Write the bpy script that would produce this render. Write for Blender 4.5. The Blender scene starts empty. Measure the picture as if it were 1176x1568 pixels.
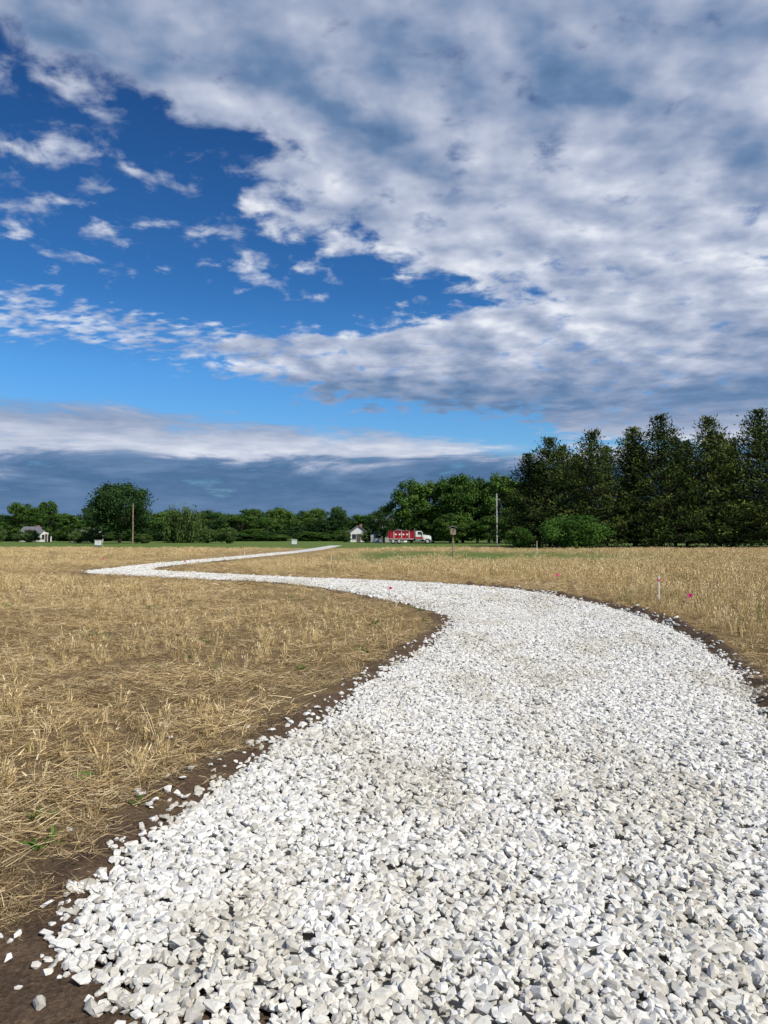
import bpy, bmesh, math, random
import numpy as np
from mathutils import Vector, Matrix, geometry
R = np.random.RandomState(7)
random.seed(7)
scene = bpy.context.scene
scene.view_settings.view_transform = 'Standard'
scene.view_settings.look = 'None'
scene.view_settings.exposure = 0
SUN_EL, SUN_AZ = 46.0, 132.0      # azimuth clockwise from +Y

# ------------------------------------------------------------------ node helpers
def ramp(nt, fac, stops):
    n = nt.nodes.new('ShaderNodeValToRGB')
    e = n.color_ramp.elements
    while len(e) < len(stops): e.new(0.5)
    for i, (p, c) in enumerate(stops):
        e[i].position = p
        e[i].color = (c[0], c[1], c[2], 1) if not isinstance(c, float) else (c, c, c, 1)
    nt.links.new(fac, n.inputs[0])
    return n.outputs[0]
def M(nt, op, a, b=None, c=None, clamp=False):
    n = nt.nodes.new('ShaderNodeMath'); n.operation = op; n.use_clamp = clamp
    for i, v in enumerate((a, b, c)):
        if v is None: continue
        if isinstance(v, (int, float)): n.inputs[i].default_value = v
        else: nt.links.new(v, n.inputs[i])
    return n.outputs[0]
def mixc(nt, fac, a, b, mode='MIX'):
    n = nt.nodes.new('ShaderNodeMix'); n.data_type = 'RGBA'; n.blend_type = mode
    for s, v in ((n.inputs[0], fac), (n.inputs[6], a), (n.inputs[7], b)):
        if isinstance(v, (int, float)): s.default_value = v
        elif isinstance(v, tuple): s.default_value = (v[0], v[1], v[2], 1)
        else: nt.links.new(v, s)
    return n.outputs[2]
def noise(nt, vec, scale, detail=4, rough=0.55, dist=0.0):
    n = nt.nodes.new('ShaderNodeTexNoise')
    n.inputs['Scale'].default_value = scale; n.inputs['Detail'].default_value = detail
    n.inputs['Roughness'].default_value = rough; n.inputs['Distortion'].default_value = dist
    if vec is not None: nt.links.new(vec, n.inputs['Vector'])
    return n
def newmat(name, rough=0.8, spec=0.2):
    m = bpy.data.materials.new(name); m.use_nodes = True
    b = m.node_tree.nodes['Principled BSDF']
    b.inputs['Roughness'].default_value = rough
    b.inputs['Specular IOR Level'].default_value = spec
    return m, m.node_tree, b
def diffmat(name):
    m = bpy.data.materials.new(name); m.use_nodes = True; nt = m.node_tree; nt.nodes.clear()
    o = nt.nodes.new('ShaderNodeOutputMaterial'); d = nt.nodes.new('ShaderNodeBsdfDiffuse'); nt.links.new(d.outputs[0], o.inputs[0])
    return m, nt, d
def paint(name, col, rough=0.5, var=0.12, spec=0.4, metal=0.0, scale=3.0):
    m, nt, b = newmat(name, rough, spec)
    tc = nt.nodes.new('ShaderNodeTexCoord')
    n = noise(nt, tc.outputs['Object'], scale, 5)
    lo = tuple(c*(1-var*2) for c in col); hi = tuple(min(1, c*(1+var)) for c in col)
    nt.links.new(ramp(nt, n.outputs['Fac'], [(0.3, lo), (0.7, hi)]), b.inputs['Base Color'])
    b.inputs['Metallic'].default_value = metal
    return m
def attr(nt, name, kind='GEOMETRY'):
    a = nt.nodes.new('ShaderNodeAttribute'); a.attribute_type = kind; a.attribute_name = name
    return a.outputs['Fac']

# ------------------------------------------------------------------ camera
cam = bpy.data.cameras.new('camera'); cam.lens = 26; cam.sensor_width = 36; cam.clip_end = 6000; cam.clip_start = 0.05
co = bpy.data.objects.new('camera', cam); scene.collection.objects.link(co)
co.location = (0, 0, 1.6); co.rotation_euler = (math.radians(91.82), 0, 0)
scene.camera = co

# ------------------------------------------------------------------ sun
ea, aa = math.radians(SUN_EL), math.radians(SUN_AZ)
sdir = Vector((math.sin(aa)*math.cos(ea), math.cos(aa)*math.cos(ea), math.sin(ea)))
sl = bpy.data.lights.new('sun', 'SUN'); sl.energy = 4.4; sl.angle = math.radians(0.6); sl.color = (1, 0.945, 0.85)
so = bpy.data.objects.new('sun', sl); scene.collection.objects.link(so)
so.rotation_euler = sdir.to_track_quat('Z', 'Y').to_euler(); so.location = (30, -30, 60)

# ------------------------------------------------------------------ world: nishita sky + cloud layers
def build_world():
    w = bpy.data.worlds.new('World'); scene.world = w; w.use_nodes = True
    nt = w.node_tree; nt.nodes.clear()
    out = nt.nodes.new('ShaderNodeOutputWorld'); bg = nt.nodes.new('ShaderNodeBackground')
    nt.links.new(bg.outputs[0], out.inputs[0]); bg.inputs['Strength'].default_value = 0.1
    sky = nt.nodes.new('ShaderNodeTexSky'); sky.sky_type = 'NISHITA'; sky.sun_disc = False
    sky.sun_elevation = ea; sky.sun_rotation = aa; sky.air_density = 1.0; sky.dust_density = 0.3; sky.ozone_density = 2.5
    tc = nt.nodes.new('ShaderNodeTexCoord'); D = tc.outputs['Generated']
    sp = nt.nodes.new('ShaderNodeSeparateXYZ'); nt.links.new(D, sp.inputs[0])
    x, y, z = sp.outputs
    m = lambda *a, **k: M(nt, *a, **k)
    def comb(a, b):
        c = nt.nodes.new('ShaderNodeCombineXYZ'); nt.links.new(a, c.inputs[0]); nt.links.new(b, c.inputs[1]); return c.outputs[0]
    zc = m('MAXIMUM', z, 0.0)
    el0 = m('MULTIPLY', m('ARCSINE', m('MINIMUM', zc, 0.9999)), 57.2958)
    az0 = m('MULTIPLY', m('ARCTAN2', x, y), 57.2958)
    den = m('ADD', zc, 0.16)
    P = comb(m('DIVIDE', x, den), m('DIVIDE', y, den))
    mp = nt.nodes.new('ShaderNodeMapping'); mp.inputs['Scale'].default_value = (1.0, 1.6, 1)
    mp.inputs['Rotation'].default_value = (0, 0, 0.35); nt.links.new(P, mp.inputs[0]); PS = mp.outputs[0]
    Q = comb(m('MULTIPLY', az0, 0.085), m('MULTIPLY', el0, 0.40))
    qn = noise(nt, Q, 1.0, 6, 0.60, 0.5).outputs['Fac']
    qf = noise(nt, Q, 3.4, 4, 0.6).outputs['Fac']
    low = m('DIVIDE', m('SUBTRACT', 13.0, el0), 4.0, clamp=True)
    wn = noise(nt, P, 2.4, 2, 0.5); ws = nt.nodes.new('ShaderNodeSeparateColor'); nt.links.new(wn.outputs['Color'], ws.inputs[0])
    az = m('ADD', az0, m('MULTIPLY', m('SUBTRACT', ws.outputs[0], 0.5), 12.0))
    el = m('ADD', el0, m('MULTIPLY', m('SUBTRACT', ws.outputs[1], 0.5), m('MULTIPLY', el0, 0.13)))
    el = m('ADD', el, m('MULTIPLY', m('SUBTRACT', qn, 0.5), m('MULTIPLY', low, 6.0)))
    def curve(val, lo, hi, pts, olo, ohi):
        n = nt.nodes.new('ShaderNodeFloatCurve'); c = n.mapping.curves[0]
        P2 = [((a-lo)/(hi-lo), (b-olo)/(ohi-olo)) for a, b in pts]
        c.points[0].location = P2[0]; c.points[1].location = P2[-1]
        for p in P2[1:-1]: c.points.new(*p)
        n.mapping.update()
        v = m('DIVIDE', m('SUBTRACT', val, lo), hi-lo, clamp=True)
        nt.links.new(v, n.inputs['Value'])
        return m('ADD', m('MULTIPLY', n.outputs[0], ohi-olo), olo)
    B = curve(el, 0, 40, [(0, 25), (6.8, 22), (7.6, 14), (9, 7), (10, -1), (11, -5), (11.8, -12), (13.2, -14), (14.4, -14), (15.4, -6),
        (16.8, 3), (17.9, 7), (19.2, 5.5), (20.6, -3), (22.6, -8.5), (24.7, -10.5), (27.6, -11.5), (29.6, -17), (31.2, -26), (33, -32), (36, -36), (40, -39)], -40, 40)
    L = curve(az0, -40, 40, [(-40, 9.8), (-27, 9.6), (-14, 8.8), (-1.5, 8.2), (8, 7.2), (27, 6.4), (40, 6)], 0, 20)
    D1 = m('DIVIDE', m('SUBTRACT', az, B), 9.0)
    def bump(ca, ce, ra, re):
        gx = m('DIVIDE', m('SUBTRACT', az0, ca), ra); gy = m('DIVIDE', m('SUBTRACT', el0, ce), re)
        return m('SUBTRACT', 1.0, m('ADD', m('MULTIPLY', gx, gx), m('MULTIPLY', gy, gy)), clamp=True)
    puff = m('MAXIMUM', m('MAXIMUM', bump(-22.0, 25.0, 12.0, 8.0), bump(-28.5, 31.5, 9.0, 5.5)), bump(-9.0, 20.5, 7.0, 4.0))
    base = m('ADD', m('MULTIPLY', m('POWER', puff, 0.5), 0.70), -0.80)
    D1 = m('MINIMUM', m('MAXIMUM', D1, base), 0.85)
    D2 = m('MINIMUM', m('MAXIMUM', m('DIVIDE', m('SUBTRACT', L, el0), 1.7), -1.0), 1.0)
    gg = m('DIVIDE', m('SUBTRACT', el0, m('ADD', 14.6, m('MULTIPLY', m('SUBTRACT', ws.outputs[2], .5), 4.0))), 2.4)
    g = m('SUBTRACT', 1.0, m('MULTIPLY', gg, gg))
    lf = m('MULTIPLY', m('DIVIDE', m('SUBTRACT', -5.0, az0), 8.0, clamp=True), 1.15)
    D3 = m('MAXIMUM', m('SUBTRACT', m('MULTIPLY', g, lf), 0.72), -0.9)
    n1 = noise(nt, P, 3.3, 3, 0.5).outputs['Fac']
    n2 = noise(nt, P, 10.5, 6, 0.56, 0.2).outputs['Fac']
    n3 = noise(nt, PS, 17.0, 3, 0.5).outputs['Fac']
    m2 = m('SUBTRACT', n2, 0.5)
    nn = m('ADD', m('MULTIPLY', m('SUBTRACT', n1, 0.5), 0.9), m('MULTIPLY', m2, 3.2))
    a1 = m('ADD', D1, nn)
    a2 = m('ADD', D2, m('ADD', m('MULTIPLY', m('SUBTRACT', qn, 0.5), 3.2), m('MULTIPLY', m('SUBTRACT', qf, 0.5), 1.5)))
    a3 = m('ADD', D3, m('ADD', m('MULTIPLY', m('SUBTRACT', n3, 0.5), 3.2), m('MULTIPLY', nn, 0.3)))
    def sstep(v, lo, hi):
        n = nt.nodes.new('ShaderNodeMapRange'); n.interpolation_type = 'SMOOTHSTEP'
        nt.links.new(v, n.inputs[0]); n.inputs[1].default_value = lo; n.inputs[2].default_value = hi
        return n.outputs[0]
    al1 = sstep(a1, -0.25, 0.75); al2 = sstep(a2, -0.25, 0.8); al3 = m('MULTIPLY', sstep(a3, -0.1, 1.0), 0.75)
    alpha = m('MULTIPLY', m('MAXIMUM', m('MAXIMUM', al1, al2), al3), 0.98)
    V = curve(el, 0, 40, [(0, .34), (2, .18), (4, .12), (5.0, .22), (5.9, .56), (6.6, .80), (7.4, .68), (8.4, .50), (9.4, .37), (10.6, .38), (11.8, .55),
        (13.4, .70), (16, .79), (19, .80), (22, .77), (27, .67), (32, .56), (40, .50)], 0, 1)
    off = nt.nodes.new('ShaderNodeVectorMath'); off.operation = 'ADD'; nt.links.new(P, off.inputs[0]); off.inputs[1].default_value = (0.05, -0.05, 0)
    rA = noise(nt, P, 6.0, 4, 0.5).outputs['Fac']; rB = noise(nt, off.outputs[0], 6.0, 3, 0.5).outputs['Fac']
    rel = m('MULTIPLY', m('SUBTRACT', rA, rB), 1.1)  # sunward noise difference: lit and shaded cloud relief put into the colour
    big = m('MULTIPLY', m('SUBTRACT', noise(nt, PS, 2.3, 4, 0.5, 0.3).outputs['Fac'], 0.5), 0.72)
    hi_mod = m('ADD', m('ADD', rel, big), m('MULTIPLY', m2, 0.48))
    hi_mod = m('ADD', hi_mod, m('MULTIPLY', m('SUBTRACT', 0.35, sstep(a1, 0.1, 1.2)), 0.2))
    lo_mod = m('ADD', m('MULTIPLY', m('SUBTRACT', qn, 0.5), m('ADD', 0.30, m('MULTIPLY', m('DIVIDE', el0, 9.0, clamp=True), 0.8))), m('MULTIPLY', m('SUBTRACT', qf, 0.5), 0.5))
    mx = nt.nodes.new('ShaderNodeMix'); nt.links.new(low, mx.inputs[0]); nt.links.new(hi_mod, mx.inputs[2]); nt.links.new(lo_mod, mx.inputs[3])
    v = m('ADD', V, mx.outputs[0], clamp=True)
    ccol = ramp(nt, v, [(0.0, (0.058, 0.135, 0.28)), (0.3, (0.15, 0.245, 0.42)), (0.55, (0.345, 0.41, 0.565)), (0.8, (0.57, 0.62, 0.745)), (1.0, (0.84, 0.87, 0.93))])
    cs = mixc(nt, 1.0, ccol, (10, 10, 10), 'MULTIPLY')
    tint = ramp(nt, m('DIVIDE', el0, 40.0, clamp=True), [(0.0, (0.7, 0.95, 1.1)), (0.3, (0.40, 0.88, 1.3)), (0.45, (0.24, 0.64, 1.05)), (0.9, (0.13, 0.38, 0.72))])
    sk = mixc(nt, 1.0, sky.outputs[0], tint, 'MULTIPLY')
    nt.links.new(mixc(nt, alpha, sk, cs), bg.inputs['Color'])
build_world()

# ------------------------------------------------------------------ path outline (metres)
LE = [(-.1,2.35),(-.42,2.47),(-.84,2.63),(-1.18,2.85),(-1.29,3.25),(-1.12,4.37),(-.80,5.63),(-.42,6.76),(.08,8.68),(.94,11.74),(1.30,14.2),(.756,16.5),(-.873,20.6),(-3.46,24.9),
      (-6.88,27.1),(-11.3,30.2),(-13.1,32.6),(-13.2,35.8),(-12.9,42.2),(-10.5,62.5),(-9.1,86.3),(-8.6,118)]
RE = [(1.6,1.5),(2.45,3.5),(3.244,6.3),(4.176,9.11),(4.78,12.1),(4.97,14.6),(4.75,17.8),(3.70,21.9),(1.557,24.6),(-.65,26.4),(-3.4,28.0),(-7.0,30.8),
      (-10.2,33.6),(-11.3,37),(-10.5,46.5),(-8.1,67),(-6.9,86.3),(-6.6,118)]
def catmull(p, k=6):
    p = [2*np.array(p[0])-np.array(p[1])] + [np.array(q) for q in p] + [2*np.array(p[-1])-np.array(p[-2])]
    o = []
    for i in range(1, len(p)-2):
        for j in range(k):
            t = j/k
            o.append(0.5*((2*p[i])+(-p[i-1]+p[i+1])*t+(2*p[i-1]-5*p[i]+4*p[i+1]-p[i+2])*t*t+(-p[i-1]+3*p[i]-3*p[i+1]+p[i+2])*t**3))
    o.append(p[-2]); return o
POLY = np.array(catmull(LE) + catmull(RE)[::-1])
A_ = POLY; B_ = np.roll(POLY, -1, 0)
def sdf(X, Y):            # positive inside the path
    X = np.asarray(X, float).ravel(); Y = np.asarray(Y, float).ravel(); out = np.empty(len(X))
    d = B_-A_; L2 = (d**2).sum(1)
    for s in range(0, len(X), 20000):
        x = X[s:s+20000, None]; y = Y[s:s+20000, None]
        px = x-A_[:, 0]; py = y-A_[:, 1]
        t = np.clip((px*d[:, 0]+py*d[:, 1])/L2, 0, 1)
        dist = np.sqrt(((px-t*d[:, 0])**2+(py-t*d[:, 1])**2).min(1))
        c = (A_[:, 1] > y) != (B_[:, 1] > y)
        with np.errstate(divide='ignore', invalid='ignore'):
            xi = A_[:, 0]+(y-A_[:, 1])*d[:, 0]/np.where(d[:, 1] == 0, 1e-9, d[:, 1])
        ins = ((c & (x < xi)).sum(1) % 2) == 1
        out[s:s+20000] = np.where(ins, dist, -dist)
    return out
NT = R.rand(256, 256)
def vn(x, y, s):
    x = np.asarray(x)*s+1000.3; y = np.asarray(y)*s+1000.7
    xi = np.floor(x).astype(int); yi = np.floor(y).astype(int); fx = x-xi; fy = y-yi
    fx = fx*fx*(3-2*fx); fy = fy*fy*(3-2*fy)
    g = lambda a, b: NT[a % 256, b % 256]
    return (g(xi, yi)*(1-fx)+g(xi+1, yi)*fx)*(1-fy)+(g(xi, yi+1)*(1-fx)+g(xi+1, yi+1)*fx)*fy
def fb(x, y, s, o=0.0):      # rotated multi-octave noise, stretched back to ~0..1
    x = np.asarray(x); y = np.asarray(y); v = 0; tot = 0; a = 1.0; ang = .6+o
    for k in range(4):
        c, sn = math.cos(ang), math.sin(ang)
        v = v+a*vn(x*c-y*sn+17.3*k+o*31, x*sn+y*c+5.1*k, s*(2.1**k)); tot += a; a *= .6; ang += 1.1
    return np.clip((v/tot-.5)*1.7+.5, 0, 1)

def ground_z(X, Y, s):
    fade = np.clip(1-(Y-14)/30, 0, 1)
    o = -s
    und = (vn(X, Y, 0.9)-0.4)*0.05+(fb(X, Y, 4)-0.5)*0.03+(vn(X, Y, 11)-0.5)*0.018
    z = und*fade*np.clip((o+0.05)/0.3, 0, 1)
    right = (X > 1.9) & (Y > 3) & (Y < 24)
    berm = np.exp(-((o-0.24)/0.15)**2)*0.13*np.where(right, 1, 0.35)*fade*(0.4+1.0*fb(X, Y, 1.7))
    z = z+berm*np.where(Y > 3.3, 1, 0.0)
    ins = np.where(Y < 30, 0.002-0.034*np.clip((s-0.03)/0.1, 0, 1), -0.002)
    return np.where(o < 0, ins, z)
def grass_line(X, Y):       # how green / mown the land is
    lim = np.where(X > 14, 84, 92)+8*(vn(X, Y, 0.05)-0.5)
    g = np.clip((Y-lim)/5, 0, 1)
    patch = np.exp(-(((Y-60)/16)**2))*np.clip((X+5)/5, 0, 1)*np.clip((27-X)/12, 0, 1)
    return np.maximum(g, np.clip(patch*(0.5+0.9*fb(X, Y, 0.15)), 0, 1))

# ------------------------------------------------------------------ ground sheet
def build_ground():
    xs = np.concatenate([-np.geomspace(1500, 7.2, 60), np.arange(-7, 7.01, 0.085), np.geomspace(7.2, 1500, 60)])
    ys = np.concatenate([-np.geomspace(300, 1.2, 12), np.arange(-0.5, 1.9, 0.4), np.arange(2, 17, 0.09), np.geomspace(17.1, 140, 130), np.geomspace(145, 2500, 25)])
    X, Y = np.meshgrid(xs, ys); X = X.ravel(); Y = Y.ravel()
    s = sdf(X, Y); Z = ground_z(X, Y, s)
    nx, ny = len(xs), len(ys)
    i = np.arange(nx*ny).reshape(ny, nx)
    f = np.stack([i[:-1, :-1], i[:-1, 1:], i[1:, 1:], i[1:, :-1]], -1).reshape(-1, 4)
    me = bpy.data.meshes.new('ground'); me.from_pydata(np.stack([X, Y, Z], 1).tolist(), [], f.tolist())
    soil = np.clip(1-(-s-0.02-0.35*fb(X, Y, 2.2))/0.3, 0, 1)*np.clip(1-(Y-50)/30, 0, 1)
    cor = np.clip(1-(np.hypot(X+1.2, Y-2.0)-0.8)/0.35, 0, 1)
    soil = np.maximum(soil, cor)
    for n, v in (('soil', soil), ('green', grass_line(X, Y))):
        a = me.attributes.new(n, 'FLOAT', 'POINT'); a.data.foreach_set('value', v.astype(np.float32))
    me.polygons.foreach_set('use_smooth', [True]*len(me.polygons))
    m, nt, b = newmat('field_earth', 0.95, 0.1)
    geo = nt.nodes.new('ShaderNodeNewGeometry'); P = geo.outputs['Position']
    mp = nt.nodes.new('ShaderNodeMapping'); mp.inputs['Scale'].default_value = (1, 2.2, 1); nt.links.new(P, mp.inputs[0])
    nA = noise(nt, mp.outputs[0], 9, 6, 0.7).outputs['Fac']; nB = noise(nt, P, 0.5, 4).outputs['Fac']; nC = noise(nt, P, 45, 5, 0.7).outputs['Fac']
    nL = noise(nt, P, 5, 5, 0.65).outputs['Fac']
    straw = ramp(nt, nA, [(0.32, (0.12, 0.085, 0.042)), (0.45, (0.27, 0.19, 0.09)), (0.58, (0.41, 0.30, 0.14)), (0.72, (0.52, 0.41, 0.22))])
    straw = mixc(nt, ramp(nt, nB, [(0.35, 0.0), (0.7, 0.4)]), straw, (0.28, 0.20, 0.08))
    earth = ramp(nt, nC, [(0.3, (0.075, 0.05, 0.033)), (0.55, (0.15, 0.104, 0.069)), (0.75, (0.26, 0.187, 0.128))])
    earth = mixc(nt, 1.0, earth, ramp(nt, nL, [(0.3, (0.62, 0.6, 0.58)), (0.7, (1.15, 1.12, 1.1))]), 'MULTIPLY')
    sy = nt.nodes.new('ShaderNodeSeparateXYZ'); nt.links.new(P, sy.inputs[0])
    near = M(nt, 'SUBTRACT', 0.70, M(nt, 'DIVIDE', sy.outputs[1], 40.0), clamp=True)
    straw = mixc(nt, near, straw, earth)
    grn = ramp(nt, noise(nt, P, 0.8, 6, 0.7).outputs['Fac'], [(0.3, (0.075, 0.12, 0.028)), (0.6, (0.13, 0.19, 0.045)), (0.8, (0.24, 0.24, 0.08))])
    c = mixc(nt, attr(nt, 'green'), straw, grn); c = mixc(nt, attr(nt, 'soil'), c, earth)
    nt.links.new(c, b.inputs['Base Color'])
    bp = nt.nodes.new('ShaderNodeBump'); bp.inputs['Strength'].default_value = 0.8; bp.inputs['Distance'].default_value = 0.035
    nt.links.new(M(nt, 'ADD', M(nt, 'ADD', nC, nA), nL), bp.inputs['Height']); nt.links.new(bp.outputs[0], b.inputs['Normal'])
    me.materials.append(m)
    o = bpy.data.objects.new('ground', me); scene.collection.objects.link(o)
build_ground()

# ------------------------------------------------------------------ gravel path base sheet
def build_path():
    T = np.roll(POLY, -1, 0)-np.roll(POLY, 1, 0); T /= np.linalg.norm(T, axis=1)[:, None]
    Nn = np.stack([T[:, 1], -T[:, 0]], 1)
    inside = sdf((POLY+Nn*.05)[:, 0], (POLY+Nn*.05)[:, 1]) > 0
    Nn = np.where(inside[:, None], Nn, -Nn)
    PP = POLY+Nn*np.where(POLY[:, 1] < 28, .14, .02)[:, None]
    tri = geometry.tessellate_polygon([[Vector((p[0], p[1], 0)) for p in PP]])
    me = bpy.data.meshes.new('gravel_path'); me.from_pydata([(p[0], p[1], 0.006) for p in PP], [], [tuple(t) for t in tri])
    bm = bmesh.new(); bm.from_mesh(me); bmesh.ops.recalc_face_normals(bm, faces=bm.faces)
    if sum(f.normal.z for f in bm.faces) < 0: bmesh.ops.reverse_faces(bm, faces=bm.faces)
    bm.to_mesh(me); bm.free()
    m, nt, b = newmat('gravel_bed', 0.95, 0.1)
    geo = nt.nodes.new('ShaderNodeNewGeometry'); P = geo.outputs['Position']
    v = nt.nodes.new('ShaderNodeTexVoronoi'); v.inputs['Scale'].default_value = 24; nt.links.new(P, v.inputs['Vector'])
    sc = nt.nodes.new('ShaderNodeSeparateColor'); nt.links.new(v.outputs['Color'], sc.inputs[0])
    c = ramp(nt, sc.outputs[0], [(0, (0.42, 0.405, 0.37)), (0.5, (0.59, 0.575, 0.54)), (1, (0.72, 0.71, 0.68))])
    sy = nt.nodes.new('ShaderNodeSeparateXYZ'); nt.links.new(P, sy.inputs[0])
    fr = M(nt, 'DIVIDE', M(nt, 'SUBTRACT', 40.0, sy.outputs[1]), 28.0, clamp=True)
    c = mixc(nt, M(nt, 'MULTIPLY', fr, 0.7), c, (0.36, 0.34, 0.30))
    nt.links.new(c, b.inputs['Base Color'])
    bp = nt.nodes.new('ShaderNodeBump'); bp.invert = True; bp.inputs['Strength'].default_value = 0.5; bp.inputs['Distance'].default_value = 0.02
    nt.links.new(v.outputs['Distance'], bp.inputs['Height']); nt.links.new(bp.outputs[0], b.inputs['Normal'])
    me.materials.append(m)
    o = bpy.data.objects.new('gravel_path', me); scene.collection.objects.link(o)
build_path()

# ------------------------------------------------------------------ scatter by geometry nodes
def scatter(name, pos, rot, scl, idx, meshes, tint=None):
    col = bpy.data.collections.new(name+'_parts')
    for i, me in enumerate(meshes):
        col.objects.link(bpy.data.objects.new('%s_piece_%02d' % (name, i), me))
    me = bpy.data.meshes.new(name); n = len(pos)
    me.vertices.add(n); me.vertices.foreach_set('co', np.asarray(pos, np.float32).ravel())
    def at(nm, t, key, v):
        a = me.attributes.new(nm, t, 'POINT'); a.data.foreach_set(key, np.ascontiguousarray(v).ravel())
    at('rot', 'FLOAT_VECTOR', 'vector', np.asarray(rot, np.float32)); at('scl', 'FLOAT_VECTOR', 'vector', np.asarray(scl, np.float32))
    at('idx', 'INT', 'value', np.asarray(idx, np.int32))
    at('tint', 'FLOAT', 'value', np.asarray(tint if tint is not None else np.ones(n), np.float32))
    o = bpy.data.objects.new(name, me); scene.collection.objects.link(o)
    ng = bpy.data.node_groups.new(name+'_scatter', 'GeometryNodeTree')
    ng.interface.new_socket('Geometry', in_out='INPUT', socket_type='NodeSocketGeometry')
    ng.interface.new_socket('Geometry', in_out='OUTPUT', socket_type='NodeSocketGeometry')
    N = ng.nodes; gi = N.new('NodeGroupInput'); go = N.new('NodeGroupOutput')
    iop = N.new('GeometryNodeInstanceOnPoints'); ci = N.new('GeometryNodeCollectionInfo')
    ci.inputs['Collection'].default_value = col
    ci.inputs['Separate Children'].default_value = True; ci.inputs['Reset Children'].default_value = True
    def na(nm, t):
        a = N.new('GeometryNodeInputNamedAttribute'); a.data_type = t; a.inputs['Name'].default_value = nm
        return a.outputs['Attribute']
    ng.links.new(gi.outputs[0], iop.inputs['Points']); ng.links.new(ci.outputs[0], iop.inputs['Instance'])
    iop.inputs['Pick Instance'].default_value = True
    ng.links.new(na('idx', 'INT'), iop.inputs['Instance Index'])
    ng.links.new(na('rot', 'FLOAT_VECTOR'), iop.inputs['Rotation']); ng.links.new(na('scl', 'FLOAT_VECTOR'), iop.inputs['Scale'])
    ng.links.new(iop.outputs[0], go.inputs[0])
    md = o.modifiers.new('scatter', 'NODES'); md.node_group = ng
    print(name, n)
    return o

# ------------------------------------------------------------------ stones
def stone_mat():
    m, nt, b = diffmat('crushed_limestone')
    oi = nt.nodes.new('ShaderNodeObjectInfo')
    c = ramp(nt, oi.outputs['Random'], [(0, (0.42, 0.405, 0.365)), (0.10, (0.59, 0.57, 0.525)), (0.4, (0.71, 0.70, 0.665)), (1, (0.82, 0.815, 0.79))])
    tc = nt.nodes.new('ShaderNodeTexCoord')
    n = noise(nt, tc.outputs['Object'], 3, 2, 0.7).outputs['Fac']
    c = mixc(nt, 1.0, c, ramp(nt, n, [(0.3, (0.82, 0.80, 0.76)), (0.6, (1, 1, 1))]), 'MULTIPLY')
    t = attr(nt, 'tint', 'INSTANCER')
    c = mixc(nt, 1.0, c, ramp(nt, t, [(0, (0.87, 0.85, 0.80)), (1, (1, 1, 1))]), 'MULTIPLY')
    nt.links.new(c, b.inputs['Color'])
    return m
SM = stone_mat()
def stone_mesh(i):
    bm = bmesh.new()
    sx, sy, sz = 1, R.uniform(.6, .98), R.uniform(.38, .66)
    for k in range(R.randint(13, 20)):
        v = R.normal(size=3); v /= np.abs(v).max()**0.4*np.linalg.norm(v)**0.6
        v *= R.uniform(.82, 1.0)
        bm.verts.new((v[0]*sx*.55, v[1]*sy*.55, v[2]*sz*.55))
    r = bmesh.ops.convex_hull(bm, input=bm.verts)
    bmesh.ops.delete(bm, geom=[g for g in r['geom_interior'] if isinstance(g, bmesh.types.BMVert)], context='VERTS')
    me = bpy.data.meshes.new('stone'); bm.to_mesh(me); bm.free(); me.materials.append(SM); return me
stones = [stone_mesh(i) for i in range(24)]
def build_gravel():
    P = []; S = []
    for (y0, y1, den, mul) in ((1.5, 5, 1850, 1.0), (5, 9, 1650, 1.0), (9, 16, 1150, 1.08), (16, 36, 420, 1.4), (36, 70, 110, 2.1)):
        x0, x1 = -15, 6.5
        if y1 <= 9: x0, x1 = -1.8, 4.6
        elif y1 <= 16: x0, x1 = -0.4, 5.4
        n = int((x1-x0)*(y1-y0)*den)
        X = R.uniform(x0, x1, n); Y = R.uniform(y0, y1, n)
        k = (np.abs(X) < 0.6*Y+1.2); X = X[k]; Y = Y[k]
        s = sdf(X, Y)
        e = s-0.09+0.20*fb(X, Y, 2.6)+0.06*R.normal(size=len(X))
        k = e > 0.0
        if y1 <= 36:
            k |= (s > -0.24) & (R.rand(len(X)) < 0.035)
        k |= (s > -1.1) & (R.rand(len(X)) < 0.0026) & (Y < 9)
        X, Y, s = X[k], Y[k], s[k]
        sz = mul*np.clip(R.lognormal(math.log(0.0415), 0.30, len(X)), .02, .074)
        z = 0.012+np.clip(s/0.35, 0, 1)*0.035*np.clip(1-(Y-20)/20, .3, 1)
        z = z+R.uniform(-0.005, 0.010, len(X))+(fb(X, Y, 1.0)-.5)*0.022*np.clip(s/.5, 0, 1)
        z = np.where(s < 0, ground_z(X, Y, s)+sz*0.2, z)
        P.append(np.stack([X, Y, z], 1)); S.append(sz)
    P = np.concatenate(P); S = np.concatenate(S); n = len(P)
    rot = np.stack([R.normal(0, .30, n), R.normal(0, .30, n), R.uniform(0, 6.28, n)], 1)
    scl = np.stack([S, S, S], 1)*R.uniform(.85, 1.2, (n, 3))
    scatter('gravel', P, rot, scl, R.randint(0, len(stones), n), stones, np.clip((fb(P[:, 0]*1.6, P[:, 1]*.7, 1.2)-.15)/.4, 0, 1))
build_gravel()

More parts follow.
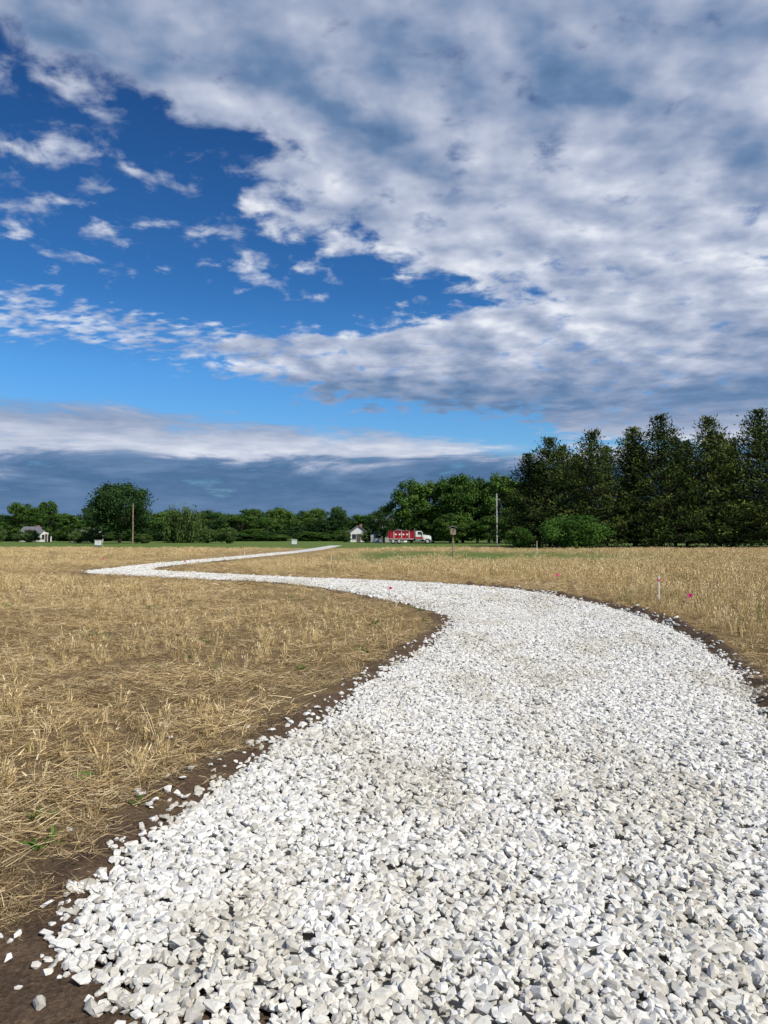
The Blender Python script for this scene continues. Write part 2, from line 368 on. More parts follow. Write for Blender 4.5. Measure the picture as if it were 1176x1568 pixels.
# ------------------------------------------------------------------ straw, stubble, weeds
def quads_mesh(name, V, F, mats, midx=None, shade=None, smooth=False):
    me = bpy.data.meshes.new(name); me.from_pydata(np.asarray(V).tolist(), [], [tuple(f) for f in F])
    for m in mats: me.materials.append(m)
    if midx is not None: me.polygons.foreach_set('material_index', np.asarray(midx, np.int32))
    if shade is not None:
        a = me.attributes.new('shade', 'FLOAT', 'FACE'); a.data.foreach_set('value', np.asarray(shade, np.float32))
    return me
def straw_mat(name, stops, alt=None):
    m, nt, b = diffmat(name)
    oi = nt.nodes.new('ShaderNodeObjectInfo')
    v = M(nt, 'ADD', M(nt, 'MULTIPLY', attr(nt, 'shade'), 0.65), M(nt, 'MULTIPLY', oi.outputs['Random'], 0.35))
    c = ramp(nt, v, stops)
    if alt: c = mixc(nt, M(nt, 'SUBTRACT', 1.0, attr(nt, 'tint', 'INSTANCER')), c, ramp(nt, v, alt))
    nt.links.new(c, b.inputs['Color'])
    return m
STRAW = straw_mat('dry_straw', [(0.05, (0.22, 0.14, 0.06)), (0.3, (0.47, 0.335, 0.155)), (0.6, (0.71, 0.54, 0.275)), (0.95, (0.88, 0.76, 0.50))],
                  [(0.1, (0.13, 0.14, 0.04)), (0.5, (0.27, 0.27, 0.08)), (0.95, (0.5, 0.45, 0.19))])
LIT = straw_mat('fallen_straw', [(0.05, (0.17, 0.11, 0.055)), (0.35, (0.38, 0.27, 0.135)), (0.65, (0.62, 0.47, 0.245)), (0.95, (0.86, 0.73, 0.48))],
                  [(0.1, (0.09, 0.065, 0.038)), (0.5, (0.22, 0.155, 0.088)), (0.95, (0.44, 0.34, 0.20))])
WEED = straw_mat('weed_leaf', [(0, (0.05, 0.10, 0.02)), (1, (0.16, 0.26, 0.06))])
def blade(V, F, S, p, d, L, w, bend, sh, segs=2):
    d = d/np.linalg.norm(d); side = np.cross(d, R.normal(size=3)); side /= np.linalg.norm(side)
    b0 = len(V); p = p.copy()
    for i in range(segs+1):
        ww = w*(1-0.6*i/segs)*.5
        V.append(p-side*ww); V.append(p+side*ww)
        p = p+d*L/segs; d = d+bend; d /= np.linalg.norm(d)
    for i in range(segs):
        F.append((b0+2*i, b0+2*i+1, b0+2*i+3, b0+2*i+2)); S.append(sh)
def mat_mesh(n, rad):
    V, F, S = [], [], []
    main = R.uniform(0, 6.28)
    for i in range(n):
        r = rad*math.sqrt(R.rand()); a = R.uniform(0, 6.28)
        p = np.array([r*math.cos(a), r*math.sin(a), R.uniform(0.002, .045)])
        t = main+R.normal(0, .9) if R.rand() < .5 else R.uniform(0, 6.28)
        blade(V, F, S, p, np.array([math.cos(t), math.sin(t), R.normal(0, .26)]), R.uniform(.04, .20), R.uniform(.0028, .006), R.normal(0, .07, 3), R.rand())
    return quads_mesh('mat', V, F, [LIT], None, S)
def tuft_mesh(n, h, rad, w, lean=.22, heads=.3):
    V, F, S = [], [], []
    for i in range(n):
        r = rad*R.rand(); a = R.uniform(0, 6.28)
        p = np.array([r*math.cos(a), r*math.sin(a), -0.01]); L = h*R.uniform(.4, 1.05)
        d = np.array([R.normal(0, lean), R.normal(0, lean), 1.0]); bd = np.array([R.normal(0, .1), R.normal(0, .1), -.05*R.rand()])
        sh = R.rand(); blade(V, F, S, p, d, L, w*R.uniform(.7, 1.3), bd, sh, 3)
        if R.rand() < heads:
            tip = (V[-1]+V[-2])/2; blade(V, F, S, tip, d+bd*3, .05, w*2.6, np.zeros(3), min(1, sh+.15), 2)
    return quads_mesh('tuft', V, F, [STRAW], None, S)
def weed_mesh():
    V, F, S = [], [], []
    for i in range(16):
        a = R.uniform(0, 6.28); d = np.array([math.cos(a), math.sin(a), R.uniform(.2, 1.4)])
        blade(V, F, S, np.array([R.normal(0, .03), R.normal(0, .03), 0.0]), d, R.uniform(.04, .11), R.uniform(.012, .03), np.array([0, 0, -.25]), R.rand(), 3)
    return quads_mesh('weed', V, F, [WEED], None, S)
def cand(y0, y1, den, xm=0.60, pad=1.6):
    xw = xm*y1+pad; n = int(2*xw*(y1-y0)*den); X = R.uniform(-xw, xw, n); Y = R.uniform(y0, y1, n)
    k = np.abs(X) < xm*Y+pad; X, Y = X[k], Y[k]; s = sdf(X, Y); return X, Y, s
def bare(X, Y): return np.hypot(X+1.2, Y-2.0) < 1.0+.25*(fb(X, Y, 3)-.5)
def build_straw():
    mats = [mat_mesh(70, .24) for _ in range(10)]
    P, SC = [], []
    for y0, y1, den in ((1.5, 9, 44), (9, 20, 18), (20, 40, 2.5)):
        X, Y, s = cand(y0, y1, den)
        k = (-s-0.08 > 0.26*fb(X, Y, 2)) & ~bare(X, Y) & (R.rand(len(X)) < np.clip(fb(X, Y, .9, .5)*1.5-.12, .12, 1))
        X, Y, s = X[k], Y[k], s[k]
        sc = np.where(-s < 0.5, .6, 1.0)*R.uniform(.75, 1.25, len(X))*(1 if y1 < 39 else 1.7)
        P.append(np.stack([X, Y, ground_z(X, Y, s)+.004], 1)); SC.append(np.stack([sc]*3, 1))
    P = np.concatenate(P); SC = np.concatenate(SC); n = len(P)
    scatter('straw_litter', P, np.stack([R.normal(0, .03, n), R.normal(0, .03, n), R.uniform(0, 6.28, n)], 1), SC, R.randint(0, 10, n), mats,
            np.clip(1.2-.85*fb(P[:, 0], P[:, 1], .55, .9)+R.normal(0, .15, n), 0, 1))
    tf = [tuft_mesh(18, .23, .05, .0048) for _ in range(4)]+[tuft_mesh(28, .40, .06, .0044, .16, .6) for _ in range(4)]
    tf += [tuft_mesh(36, .34, .33, .009, .2, .4) for _ in range(4)]+[tuft_mesh(14, .12, .045, .0052, .25, 0) for _ in range(4)]
    P, SC, ID, TI = [], [], [], []
    for y0, y1, den in ((1.5, 9, 50), (9, 20, 27), (20, 45, 7.5), (45, 98, 2.4)):
        X, Y, s = cand(y0, y1, den)
        if y1 <= 20:          # drilled rows, faintly visible
            u = X*math.cos(.5)+Y*math.sin(.5); w_ = -X*math.sin(.5)+Y*math.cos(.5)
            u = np.round(u/.19)*.19+R.normal(0, .035, len(u))
            X = u*math.cos(.5)-w_*math.sin(.5); Y = u*math.sin(.5)+w_*math.cos(.5); s = sdf(X, Y)
        d = fb(X, Y, .6)
        right = (X > 2.0) & (Y < 30) | (X > 0) & (Y > 28)
        dens = np.clip((d-.24)*1.6, .05, 1)
        dens = np.where(right, np.clip(dens+.40, 0, 1), dens)
        gl = grass_line(X, Y)
        k = (-s > 0.14+.32*fb(X, Y, 2)) & ~bare(X, Y) & (R.rand(len(X)) < dens) & (R.rand(len(X)) > gl*1.1) & (np.abs(X) < .62*Y+2)
        X, Y, s, d, right = X[k], Y[k], s[k], d[k], right[k]; n = len(X)
        r = R.rand(n)
        if y1 <= 20:
            cl = fb(X, Y, 2.6, 1.3)
            tall = np.where(right, .38, np.clip((cl-.62)*1.5, .02, .35))
            idx = np.where(r < tall, R.randint(4, 8, n), np.where(r < tall+.33, R.randint(0, 4, n), R.randint(12, 16, n)))
            sc = R.uniform(.65, 1.15, n)
            idx = np.where((-s < .7) & (R.rand(n) < .85), R.randint(12, 16, n), idx)
        else:
            idx = R.randint(8, 12, n); sc = R.uniform(.6, 1.2, n)*np.clip((-s-.1)/5.0, .30, 1)
        h = sc*np.where(right, 1.0, .78)
        if y1 > 45: h = h*.8
        P.append(np.stack([X, Y, ground_z(X, Y, s)], 1)); w = np.clip(sc, .6, 2)*(1.6 if y1 > 45 else 1)
        SC.append(np.stack([w, w, h], 1)); ID.append(idx)
        gp = np.clip((fb(X, Y, .3, 2.0)-.58)*2.0, 0, .45)
        TI.append(np.where(R.rand(n) < gp, R.uniform(.1, .7, n), R.uniform(.9, 1, n)))
    P = np.concatenate(P); SC = np.concatenate(SC); ID = np.concatenate(ID); TI = np.concatenate(TI); n = len(P)
    scatter('wheat_stubble', P, np.stack([R.normal(0, .08, n), R.normal(0, .08, n), R.uniform(0, 6.28, n)], 1), SC, ID, tf, TI)
    ws = [weed_mesh() for _ in range(4)]
    X, Y, s = cand(1.8, 20, 5.0); k = (-s > .2) & (R.rand(len(X)) < np.clip((fb(X, Y, .7)-.5)*2, .05, 1)*.5) & ~bare(X, Y); X, Y, s = X[k], Y[k], s[k]; n = len(X)
    sc = R.uniform(.5, 1.3, n)
    scatter('green_weeds', np.stack([X, Y, ground_z(X, Y, s)], 1), np.stack([X*0, X*0, R.uniform(0, 6.28, n)], 1), np.stack([sc]*3, 1), R.randint(0, 4, n), ws)
build_straw()

# ------------------------------------------------------------------ trees
def bark():
    m, nt, b = newmat('bark', 0.95, 0.1)
    tc = nt.nodes.new('ShaderNodeTexCoord'); n = noise(nt, tc.outputs['Object'], 4, 6, .7)
    nt.links.new(ramp(nt, n.outputs['Fac'], [(0.3, (.05, .04, .03)), (.7, (.16, .13, .10))]), b.inputs['Base Color']); return m
BARK = bark()
def leaf_mat(name, lo, mid, hi, trans=.25, var=.35):
    m = bpy.data.materials.new(name); m.use_nodes = True; nt = m.node_tree; nt.nodes.clear()
    out = nt.nodes.new('ShaderNodeOutputMaterial')
    oi = nt.nodes.new('ShaderNodeObjectInfo')
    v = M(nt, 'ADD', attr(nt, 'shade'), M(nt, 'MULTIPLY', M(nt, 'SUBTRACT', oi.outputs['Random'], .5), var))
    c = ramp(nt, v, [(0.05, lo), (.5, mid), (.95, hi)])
    d = nt.nodes.new('ShaderNodeBsdfDiffuse'); t = nt.nodes.new('ShaderNodeBsdfTranslucent'); mx = nt.nodes.new('ShaderNodeMixShader')
    nt.links.new(c, d.inputs[0]); nt.links.new(c, t.inputs[0]); mx.inputs[0].default_value = trans
    nt.links.new(d.outputs[0], mx.inputs[1]); nt.links.new(t.outputs[0], mx.inputs[2]); nt.links.new(mx.outputs[0], out.inputs[0]); return m
LEAF = leaf_mat('broad_leaf', (.032, .07, .016), (.075, .145, .032), (.14, .235, .05), .25, .5)
WILL = leaf_mat('willow_leaf', (.05, .085, .025), (.10, .16, .05), (.17, .24, .08))
DARK = leaf_mat('dark_leaf', (.02, .046, .018), (.048, .098, .032), (.09, .16, .05), .25, .5)
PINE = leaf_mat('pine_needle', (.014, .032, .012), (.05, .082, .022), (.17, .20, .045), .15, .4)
class TB:
    def __init__(s): s.V = []; s.F = []; s.M = []; s.S = []; s.n = 0
    def tube(s, p0, p1, r0, r1, k=5):
        p0 = np.array(p0, float); p1 = np.array(p1, float); d = p1-p0; d /= np.linalg.norm(d)+1e-9
        u = np.cross(d, [0.3, .9, .2]); u /= np.linalg.norm(u); w = np.cross(d, u)
        a = np.arange(k)/k*2*np.pi; c = np.outer(np.cos(a), u)+np.outer(np.sin(a), w)
        s.V.append(p0+c*r0); s.V.append(p1+c*r1); b = s.n
        for i in range(k): s.F.append((b+i, b+(i+1) % k, b+k+(i+1) % k, b+k+i)); s.M.append(0); s.S.append(.5)
        s.n += 2*k
    def leaves(s, C, Nrm, L, W, Axis, shade):
        n = len(C); Nrm = Nrm/(np.linalg.norm(Nrm, axis=1)[:, None]+1e-9)
        ax = Axis-(Axis*Nrm).sum(1)[:, None]*Nrm; ax /= np.linalg.norm(ax, axis=1)[:, None]+1e-9
        sd = np.cross(Nrm, ax); L = np.reshape(L, (-1, 1)); W = np.reshape(W, (-1, 1))
        q = np.stack([C-ax*L, C+sd*W-ax*L*.1, C+ax*L, C-sd*W+ax*L*.1], 1).reshape(-1, 3)
        s.V.append(q); b = s.n+np.arange(n)*4
        s.F += np.stack([b, b+1, b+2, b+3], 1).tolist(); s.M += [1]*n; s.S += list(shade); s.n += 4*n
    def mesh(s, name, leaf): return quads_mesh(name, np.concatenate(s.V), s.F, [BARK, leaf], s.M, s.S)
def broad(name, H, W, hb, leaf, seed, nc=70, per=130, ls=.22, flat=1.0, droop=False):
    rs = np.random.RandomState(seed); t = TB(); tr = H*.026
    fork = np.array([rs.normal(0, .2), rs.normal(0, .2), hb+(H-hb)*.25])
    t.tube((0, 0, -.2), fork, tr, tr*.65, 8)
    top = np.array([rs.normal(0, .3), rs.normal(0, .3), H*.85]); t.tube(fork, top, tr*.65, tr*.15, 6)
    cz = (H+hb)/2; rz = (H-hb)/2; ph = rs.uniform(0, 6.28, 4)
    for i in range(nc):
        v = rs.normal(size=3); v /= np.linalg.norm(v); r = rs.uniform(.35, 1)**.5*.86
        a = math.atan2(v[1], v[0]); wob = 1+.16*math.sin(2*a+ph[0])+.12*math.sin(3*a+ph[1]+4*v[2])+.10*math.sin(5*v[2]+ph[2])
        fz = v[2]*r; sh_ = (1-.12*max(0, -fz)) * wob
        c = np.array([v[0]*r*W/2*sh_, v[1]*r*W/2*sh_, cz+fz*rz*flat])
        cr = W*rs.uniform(.07, .135)
        if i % 3 == 0:
            mid = (fork+c)/2+rs.normal(0, .3, 3); t.tube(fork+(top-fork)*rs.uniform(0, .6), mid, tr*.25, tr*.14, 4); t.tube(mid, c, tr*.14, tr*.05, 4)
        n = int(per*rs.uniform(.6, 1.3)); o = rs.normal(size=(n, 3)); o /= np.linalg.norm(o, axis=1)[:, None]
        rr = rs.uniform(.3, 1.15, n)[:, None]*cr
        if droop:
            oo = o*rr*np.array([.8, .8, 1.7]); oo[:, 2] -= cr*.6; ax = np.tile([0, 0, -1.0], (n, 1))+rs.normal(0, .2, (n, 3)); LL = ls*1.5; WW = ls*.4
        else:
            oo = o*rr*np.array([1.15, 1.15, .8]); ax = rs.normal(size=(n, 3)); LL = ls; WW = ls*.6
        csh = rs.uniform(.2, .75)
        C = c+oo; C[:, 2] = np.maximum(C[:, 2], .05)
        t.leaves(C, o+rs.normal(0, .55, (n, 3))+np.array([0, 0, .3]), LL*rs.uniform(.7, 1.3, n), WW*rs.uniform(.7, 1.3, n), ax, np.clip(csh+rs.normal(0, .15, n), 0, 1))
    return t.mesh(name, leaf)
def pine(name, H, W, seed, per=46):
    # tiers of spreading, slightly upswept boughs on a straight trunk; feathery pointed top
    rs = np.random.RandomState(seed); t = TB(); tr = H*.014
    p = np.array([0, 0, -.2]); k = 8
    for i in range(k):
        q = np.array([rs.normal(0, .1), rs.normal(0, .1), H*(i+1)/k*.97]); t.tube(p, q, tr*(1-i/k)+.03, tr*(1-(i+1)/k)+.03, 7); p = q
    z = .04*H; lob = rs.uniform(0, 6.28, 3)
    while z < H*.99:
        f = z/H; prof = min(1, (f+.34)*2.2)*(1-f)**.72
        nb = rs.randint(6, 9) if f < .85 else 5; a0 = rs.uniform(0, 6.28); tier = rs.uniform(.8, 1.12)
        for b in range(nb):
            a = a0+b*6.28/nb+rs.normal(0, .2)
            L = W/2*1.05*prof*tier*rs.uniform(.66, 1.25)*(1+.16*math.sin(a*2+lob[0]+z*.6))+.2
            up = .02+.65*f+rs.normal(0, .10)
            d = np.array([math.cos(a), math.sin(a), up]); d /= np.linalg.norm(d)
            b0 = np.array([0, 0, z]); mid = b0+d*L*.6; tip = mid+(d+np.array([0, 0, .22]))*L*.4
            t.tube(b0, mid, .05+.02*(1-f), .03, 4); t.tube(mid, tip, .03, .012, 3)
            n = int(per*(.35+L/(W/2)))
            s = rs.uniform(.12, 1.03, n)**.75; base = b0+np.outer(s, d)*L; base[:, 2] += np.clip(s-.6, 0, 1)*.22*L
            spread = (.16+.24*(1-np.abs(s-.6)))*min(1, L/2+.3)
            o = rs.normal(size=(n, 3))*spread[:, None]*np.array([1, 1, .42])*1.35
            C = base+o; ax = d+rs.normal(0, .5, (n, 3))+np.array([0, 0, .35]); C[:, 2] = np.maximum(C[:, 2], .1)
            sh = .08+.58*s*rs.uniform(.4, 1.2)+rs.normal(0, .10, n)+.5*o[:, 2]  # painted crown shading: needles darker inside, lighter at bough tips and tops
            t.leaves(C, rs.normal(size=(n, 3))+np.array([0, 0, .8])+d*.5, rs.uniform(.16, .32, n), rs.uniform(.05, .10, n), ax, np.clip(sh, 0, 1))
        z += H*rs.uniform(.026, .040)
    return t.mesh(name, PINE)
def place(name, me, x, y, s=1, rz=0.0, sz=None):
    o = bpy.data.objects.new(name, me); scene.collection.objects.link(o); o.location = (x, y, -.05)
    o.rotation_euler = (0, 0, rz); o.scale = (s, s, sz if sz else s); return o
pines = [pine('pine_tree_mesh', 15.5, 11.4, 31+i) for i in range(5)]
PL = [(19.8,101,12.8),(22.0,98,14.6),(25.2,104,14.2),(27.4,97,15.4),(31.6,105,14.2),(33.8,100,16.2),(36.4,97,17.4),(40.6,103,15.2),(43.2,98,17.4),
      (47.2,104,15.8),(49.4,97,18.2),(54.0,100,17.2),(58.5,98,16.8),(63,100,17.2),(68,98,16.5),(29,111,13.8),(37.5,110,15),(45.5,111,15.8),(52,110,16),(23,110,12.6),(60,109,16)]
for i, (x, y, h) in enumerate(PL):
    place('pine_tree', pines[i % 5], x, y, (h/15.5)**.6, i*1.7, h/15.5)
BR = [broad('broad_tree_mesh', 12, 9.5, .3, LEAF, 50+i, 90, 120) for i in range(3)]
BD = [broad('dark_tree_mesh', 12, 9.5, .4, DARK, 60+i, 85, 115) for i in range(2)]
for i, (x, y, h, w, d) in enumerate([(5.8,156,14.4,10.5,0),(10.4,158,14.4,10,0),(15.2,154,15.8,11,0),(20.0,158,15.0,10,1),(24.0,155,15.8,10.5,0),(28.5,158,14.6,10,0),(17.5,164,14.6,12,0),
        (0.0,168,8.8,8,1),(32,160,15,11,1),(13.4,149,6.5,8,0),(21,148,6.0,9,0),(26.5,149,6.5,8,0)]):
    me = BD[i % 2] if d else BR[i % 3]
    place('maple_tree', me, x, y, w/9.5, i*2.1, h/12)
big = broad('elm_mesh', 13, 14.5, 1.2, DARK, 71, 130, 120, .24)
place('elm_tree', big, -53.6, 150, 1, .6)
will = broad('willow_mesh', 8.4, 11, .2, WILL, 72, 90, 130, .22, droop=True)
place('willow_tree', will, -43.3, 160, 1, 0)
place('ash_tree', BR[1], -97, 198, 1.05, 1, .95)
nar = broad('poplar_mesh', 10.6, 6, .5, LEAF, 73, 60, 120, .2)
place('poplar_tree', nar, -77, 170, 1, 0); place('poplar_tree', nar, -70.2, 166, .95, 2, .66)
bush = broad('bush_mesh', 3.4, 5.4, .0, WILL, 74, 50, 90, .16)
for x, y, s, r, z in ((-36.2,152,.9,0,.9),(-31.8,150,1,2,1),(-62,158,1,1,1),(-83,172,1.1,3,.9),(-91.5,175,.9,1,1.2),(-66,160,1,4,.8),(-49,150,1,2,.6),(-4.2,176,.7,1,.8),(-9.6,178,.8,2,.8)): place('bush', bush, x, y, s, r, z)
shr = broad('shrub_mesh', 4.8, 8.2, .0, leaf_mat('shrub_leaf', (.04, .09, .02), (.07, .15, .03), (.13, .24, .05)), 75, 80, 110, .15)
place('shrub', shr, 23.6, 91, 1, 0, .92); place('shrub', shr, 17.6, 96, .45, 2, .6)
def treeline():
    P, S, ID = [], [], []
    def add(x, y, h, w, k): P.append((x, y, -.3)); S.append((w/9.5, w/9.5, h/12)); ID.append(k)
    for i in range(95):
        x = -175+i*2.25+R.normal(0, 1.2); y = 225+R.uniform(-12, 30)
        add(x, y, R.uniform(7.0, 12.2) if x > -110 else R.uniform(8, 11), R.uniform(7, 14), R.randint(0, 5))
    for i in range(70): add(-150+i*2.5+R.normal(0, 1), 208+R.uniform(-4, 4), R.uniform(2.2, 4.2), R.uniform(6, 11), R.randint(0, 5))
    for i in range(45): add(40+i*5+R.normal(0, 1), 190+R.uniform(-10, 30), R.uniform(9, 13), R.uniform(9, 13), R.randint(0, 5))
    for i in range(40): add(-420+i*6.2, 240+R.uniform(-10, 30), R.uniform(9, 14), R.uniform(10, 14), R.randint(0, 5))
    n = len(P); scatter('distant_treeline', P, np.stack([np.zeros(n), np.zeros(n), R.uniform(0, 6.28, n)], 1), S, ID, BR+BD)
treeline()

# ------------------------------------------------------------------ built things
def bm_obj(name, bm, mat, parent=None, bevel=0):
    if bevel: bmesh.ops.bevel(bm, geom=list(bm.edges), offset=bevel, segments=2, affect='EDGES')
    bmesh.ops.recalc_face_normals(bm, faces=bm.faces)
    me = bpy.data.meshes.new(name); bm.to_mesh(me); bm.free(); me.materials.append(mat)
    o = bpy.data.objects.new(name, me); scene.collection.objects.link(o)
    if parent: o.parent = parent
    return o
def box(name, mat, c, s, parent, bevel=0.0, rot=None):
    bm = bmesh.new(); bmesh.ops.create_cube(bm, size=1)
    for v in bm.verts: v.co = Vector((v.co.x*s[0], v.co.y*s[1], v.co.z*s[2]))
    if rot: bmesh.ops.rotate(bm, verts=bm.verts, cent=(0, 0, 0), matrix=Matrix.Rotation(rot[1], 3, rot[0]))
    for v in bm.verts: v.co += Vector(c)
    return bm_obj(name, bm, mat, parent, bevel)
def cyl(name, mat, c, r, L, axis, parent, r2=None, seg=24, bevel=0):
    bm = bmesh.new(); bmesh.ops.create_cone(bm, cap_ends=True, segments=seg, radius1=r, radius2=r if r2 is None else r2, depth=L)
    if axis == 'Y': bmesh.ops.rotate(bm, verts=bm.verts, cent=(0, 0, 0), matrix=Matrix.Rotation(math.pi/2, 3, 'X'))
    if axis == 'X': bmesh.ops.rotate(bm, verts=bm.verts, cent=(0, 0, 0), matrix=Matrix.Rotation(math.pi/2, 3, 'Y'))
    for v in bm.verts: v.co += Vector(c)
    return bm_obj(name, bm, mat, parent, bevel)
def prism(name, mat, prof, y0, y1, parent, bevel=0):      # profile in XZ, extruded in Y
    bm = bmesh.new(); a = [bm.verts.new((x, y0, z)) for x, z in prof]; b = [bm.verts.new((x, y1, z)) for x, z in prof]
    bm.faces.new(a); bm.faces.new(b[::-1]); n = len(prof)
    for i in range(n): bm.faces.new((a[i], b[i], b[(i+1) % n], a[(i+1) % n]))
    return bm_obj(name, bm, mat, parent, bevel)
def empty(name, loc, rz=0.0, s=1.0):
    e = bpy.data.objects.new(name, None); scene.collection.objects.link(e); e.location = loc; e.rotation_euler = (0, 0, rz); e.scale = (s, s, s); return e
RED = paint('red_paint', (.42, .022, .035), .35, .1); WHT = paint('white_paint', (.8, .8, .78), .4, .05); BLK = paint('rubber', (.02, .02, .02), .8, .1)
GLS = paint('dark_glass', (.03, .04, .05), .1, .05, .8); STL = paint('steel', (.45, .45, .46), .35, .1, .5, .7); CHS = paint('chassis', (.03, .03, .035), .6, .1)
WOOD = paint('weathered_wood', (.30, .24, .17), .9, .25); GREY = paint('grey_roof', (.17, .17, .18), .9, .15); PNK = paint('pink_tape', (.85, .06, .28), .5, .05)
SID = paint('white_siding', (.76, .76, .74), .7, .05); PALE = paint('pale_pole', (.72, .70, .66), .6, .08)
def truck():
    e = empty('dump_truck', (4.9, 142, 0.12), 0, .88)
    box('frame_rail', CHS, (0, 0, .85), (9.0, .9, .28), e, .02)
    # open-topped tipper body: floor, two sides, front bulkhead and sloped tailgate
    box('bed_floor', RED, (-1.75, 0, 1.18), (5.1, 2.3, .14), e, .02)
    for s in (-1, 1):
        prism('bed_side', RED, [(-4.35, 1.12), (-4.8, 1.55), (-4.62, 2.70), (.85, 2.70), (.85, 1.12)], s*1.16, s*1.24, e, .01)
        for i in range(7): prism('bed_rib_%d' % i, WHT if i % 2 else RED, [(-4.30+i*.82, 1.25), (-4.30+i*.82, 2.66), (-4.18+i*.82, 2.66), (-4.18+i*.82, 1.25)], s*1.243, s*1.36, e)
        prism('bed_top_rail', RED, [(-4.66, 2.71), (-4.66, 2.83), (.88, 2.83), (.88, 2.71)], s*1.12, s*1.38, e, .01)
        prism('bed_bottom_rail', WHT, [(-4.3, 1.0), (-4.3, 1.11), (.85, 1.11), (.85, 1.0)], s*1.10, s*1.32, e, .01)
        for i in (1, 2, 3, 4):    # white lettering panels between the ribs
            box('lettering_%d' % i, WHT, (-3.83+i*.82, s*1.245, 2.05), (.40, .02, .30), e)
        box('mud_flap', BLK, (-4.35, s*.95, .62), (.05, .55, .6), e)
        box('fuel_tank', STL, (1.75, s*1.0, .85), (1.1, .42, .55), e, .08)
        box('step', STL, (2.5, s*1.12, .50), (.6, .3, .08), e, .02)
    prism('tailgate', RED, [(-4.35, 1.12), (-4.8, 1.55), (-4.62, 2.70), (-4.54, 2.70), (-4.71, 1.57), (-4.28, 1.16)], -1.15, 1.15, e)
    box('bulkhead', RED, (.90, 0, 2.0), (.08, 2.3, 1.9), e)
    bm = bmesh.new(); n = 12; g = []      # heaped load of stone
    for i in range(n+1):
        row = []
        for j in range(7):
            u = i/n; v = j/6; h = 2.35+.95*(math.sin(math.pi*u)**.8)*(math.sin(math.pi*v)**.7)*(.8+.2*math.sin(u*14+v*5))
            row.append(bm.verts.new((-4.55+u*5.35, -1.12+v*2.24, h)))
        g.append(row)
    for i in range(n):
        for j in range(6): bm.faces.new((g[i][j], g[i+1][j], g[i+1][j+1], g[i][j+1]))
    bm_obj('stone_load', bm, paint('load_stone', (.12, .11, .10), .9, .3, .2, 0, 6), e)
    prism('cab', WHT, [(1.25, .95), (1.25, 2.62), (1.5, 2.8), (2.55, 2.8), (2.95, 2.05), (2.95, .95)], -1.1, 1.1, e, .05)
    prism('hood', WHT, [(2.96, .8), (2.96, 2.0), (4.35, 1.82), (4.62, 1.6), (4.68, .8)], -.98, .98, e, .07)
    box('grille', STL, (4.69, 0, 1.25), (.06, 1.1, .85), e, .02); box('front_bumper', STL, (4.78, 0, .62), (.22, 2.3, .34), e, .04)
    for s in (-1, 1):
        prism('door_window', GLS, [(1.75, 2.0), (1.75, 2.64), (2.5, 2.64), (2.78, 2.0)], s*1.105, s*1.125, e)
        box('door_stripe', RED, (2.1, s*1.112, 1.3), (1.6, .02, .45), e)
        prism('fender', WHT, [(3.1, .75), (3.2, 1.2), (3.5, 1.42), (4.1, 1.42), (4.45, 1.2), (4.6, .8), (4.45, .8), (4.25, 1.1), (3.5, 1.12), (3.3, .75)], s*.8, s*1.22, e, .02)
        box('headlight', paint('lamp_glass', (.8, .8, .75), .1, .02), (4.66, s*.85, 1.2), (.08, .25, .22), e, .03)
        box('mirror', STL, (2.85, s*1.38, 2.2), (.1, .22, .5), e, .02); box('mirror_arm', CHS, (2.85, s*1.22, 2.35), (.04, .22, .04), e)
        cyl('exhaust_stack', STL, (1.1, s*.95, 2.3), .07, 2.1, 'Z', e)
        for j, x in enumerate((-3.6, -2.3, 3.85)):
            r = .56
            cyl('tyre_%d' % j, BLK, (x, s*.95, r), r, .42, 'Y', e, bevel=.03); cyl('wheel_%d' % j, WHT, (x, s*1.165, r), .28, .05, 'Y', e, bevel=.01); cyl('hub_%d' % j, STL, (x, s*1.21, r), .12, .08, 'Y', e)
    bm = bmesh.new(); vs = [bm.verts.new(p) for p in ((2.61, -.95, 2.74), (2.61, .95, 2.74), (2.97, .95, 2.10), (2.97, -.95, 2.10))]
    bm.faces.new(vs); bm_obj('windshield', bm, GLS, e)
    e.location.z = 0.0
truck()
def house(x, y, w, d, h, roof, rz=0.0):
    e = empty('white_house', (x, y, 0), rz)
    prism('walls', SID, [(-w/2, -.3), (-w/2, h), (0, h+roof), (w/2, h), (w/2, -.3)], -d/2, d/2, e)
    for s in (-1, 1):
        bm = bmesh.new(); q = [(s*(w/2+.35), h-.35*roof/(w/2)+.06), (0, h+roof+.06), (0, h+roof+.22), (s*(w/2+.35), h-.35*roof/(w/2)+.22)]
        a = [bm.verts.new((p[0], -d/2-.3, p[1])) for p in q]; b = [bm.verts.new((p[0], d/2+.3, p[1])) for p in q]
        bm.faces.new(a); bm.faces.new(b[::-1])
        for i in range(4): bm.faces.new((a[i], b[i], b[(i+1) % 4], a[(i+1) % 4]))
        bm_obj('roof_side', bm, GREY, e)
        for k in (-.3, .3):
            box('side_window', GLS, (s*(w/2+.02), k*d, h*.55), (.06, 1.0, 1.2), e)
        box('front_window', GLS, (s*w*.27, -d/2-.02, h*.55), (1.0, .06, 1.2), e); box('window_sill', WHT, (s*w*.27, -d/2-.07, h*.55-.66), (1.2, .12, .08), e)
    box('door', paint('door', (.12, .09, .07), .6), (0, -d/2-.02, 1.0), (.95, .06, 2.0), e); box('chimney', paint('brick', (.3, .15, .1), .9), (w*.2, 0, h+roof), (.6, .6, 1.1), e)
house(1.2, 176, 6, 7, 3.0, 2.3, 1.2); house(-6.6, 185, 4.0, 7, 2.4, 1.5, .1)
house(-89.5, 190, 4.6, 6, 2.2, 1.5, 1.4); house(-74.5, 186, 4.5, 6, 1.9, 1.2, 1.5)
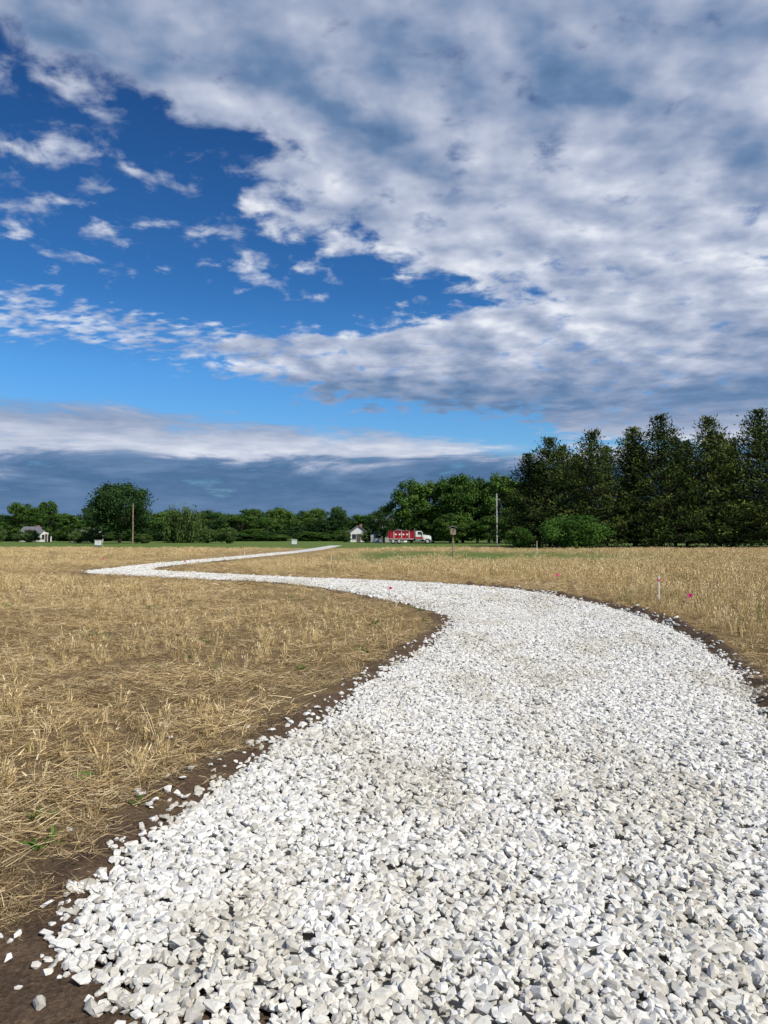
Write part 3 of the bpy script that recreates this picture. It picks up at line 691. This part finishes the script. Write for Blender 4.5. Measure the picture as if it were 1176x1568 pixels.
def util_pole(x, y, h, mat, r=.15):
    e = empty('utility_pole', (x, y, 0)); cyl('pole_shaft', mat, (0, 0, h/2-.2), r, h+.4, 'Z', e, r*.7, 12)
    cyl('pole_cap', STL, (0, 0, h+.03), r*.8, .06, 'Z', e, None, 12)
util_pole(-47.2, 139, 7.6, WOOD, .14)
util_pole(18.0, 118, 8.4, PALE, .10)
def nest_box():
    e = empty('birdhouse', (4.75, 51, 0)); cyl('post', WOOD, (0, 0, .8), .05, 1.7, 'Z', e, None, 10)
    box('box_body', WOOD, (0, 0, 1.88), (.38, .38, .46), e, .01); cyl('entrance_hole', BLK, (0, -.193, 1.95), .05, .02, 'Y', e)
    prism('roof', GREY, [(-.30, 2.11), (0, 2.24), (.30, 2.11), (.30, 2.15), (0, 2.29), (-.30, 2.15)], -.28, .28, e)
    box('perch', WOOD, (0, -.25, 1.83), (.03, .14, .03), e)
nest_box()
def flag(x, y, h, s=1.0):
    e = empty('marker_flag', (x, y, 0), R.uniform(-.4, .4)); cyl('wire', STL, (0, 0, h/2), .004, h, 'Z', e, None, 6)
    bm = bmesh.new(); g = [[bm.verts.new((.002+i*.022*s, .012*math.sin(i*1.3), h-(j*.04-.01*i*j*.3)*s)) for i in range(5)] for j in range(3)]
    for j in range(2):
        for i in range(4): bm.faces.new((g[j][i], g[j][i+1], g[j+1][i+1], g[j+1][i]))
    bm_obj('tape_flag', bm, PNK, e)
for f in ((5.85, 14.3, .48), (5.1, 22, .46), (.12, 17.9, .36, .8), (-9.6, 35.6, .4), (-13.9, 36.5, .5)): flag(*f)
def stake(x, y, h):
    e = empty('survey_stake', (x, y, 0)); prism('stake_wood', PALE, [(-.018, -.1), (-.018, h-.02), (0, h), (.018, h-.02), (.018, -.1)], -.010, .010, e)
    box('stake_tape', PNK, (0, 0, h-.12), (.045, .03, .05), e)
for f in ((6.75, 18.2, .62), (12.4, 60, 1.15), (-9.8, 52, .7), (-3.2, 45, .5), (-38, 100, 1.1)): stake(*f)
def ubox(x, y):
    e = empty('utility_box', (x, y, 0)); box('base', GREY, (0, 0, .08), (.95, .75, .16), e, .01); box('cabinet', WHT, (0, 0, .5), (.8, .6, .68), e, .03)
    box('lid', WHT, (0, -.02, .88), (.88, .68, .07), e, .015); box('handle', BLK, (.2, -.32, .55), (.04, .03, .14), e)
ubox(-42.5, 110); ubox(-14.8, 122)
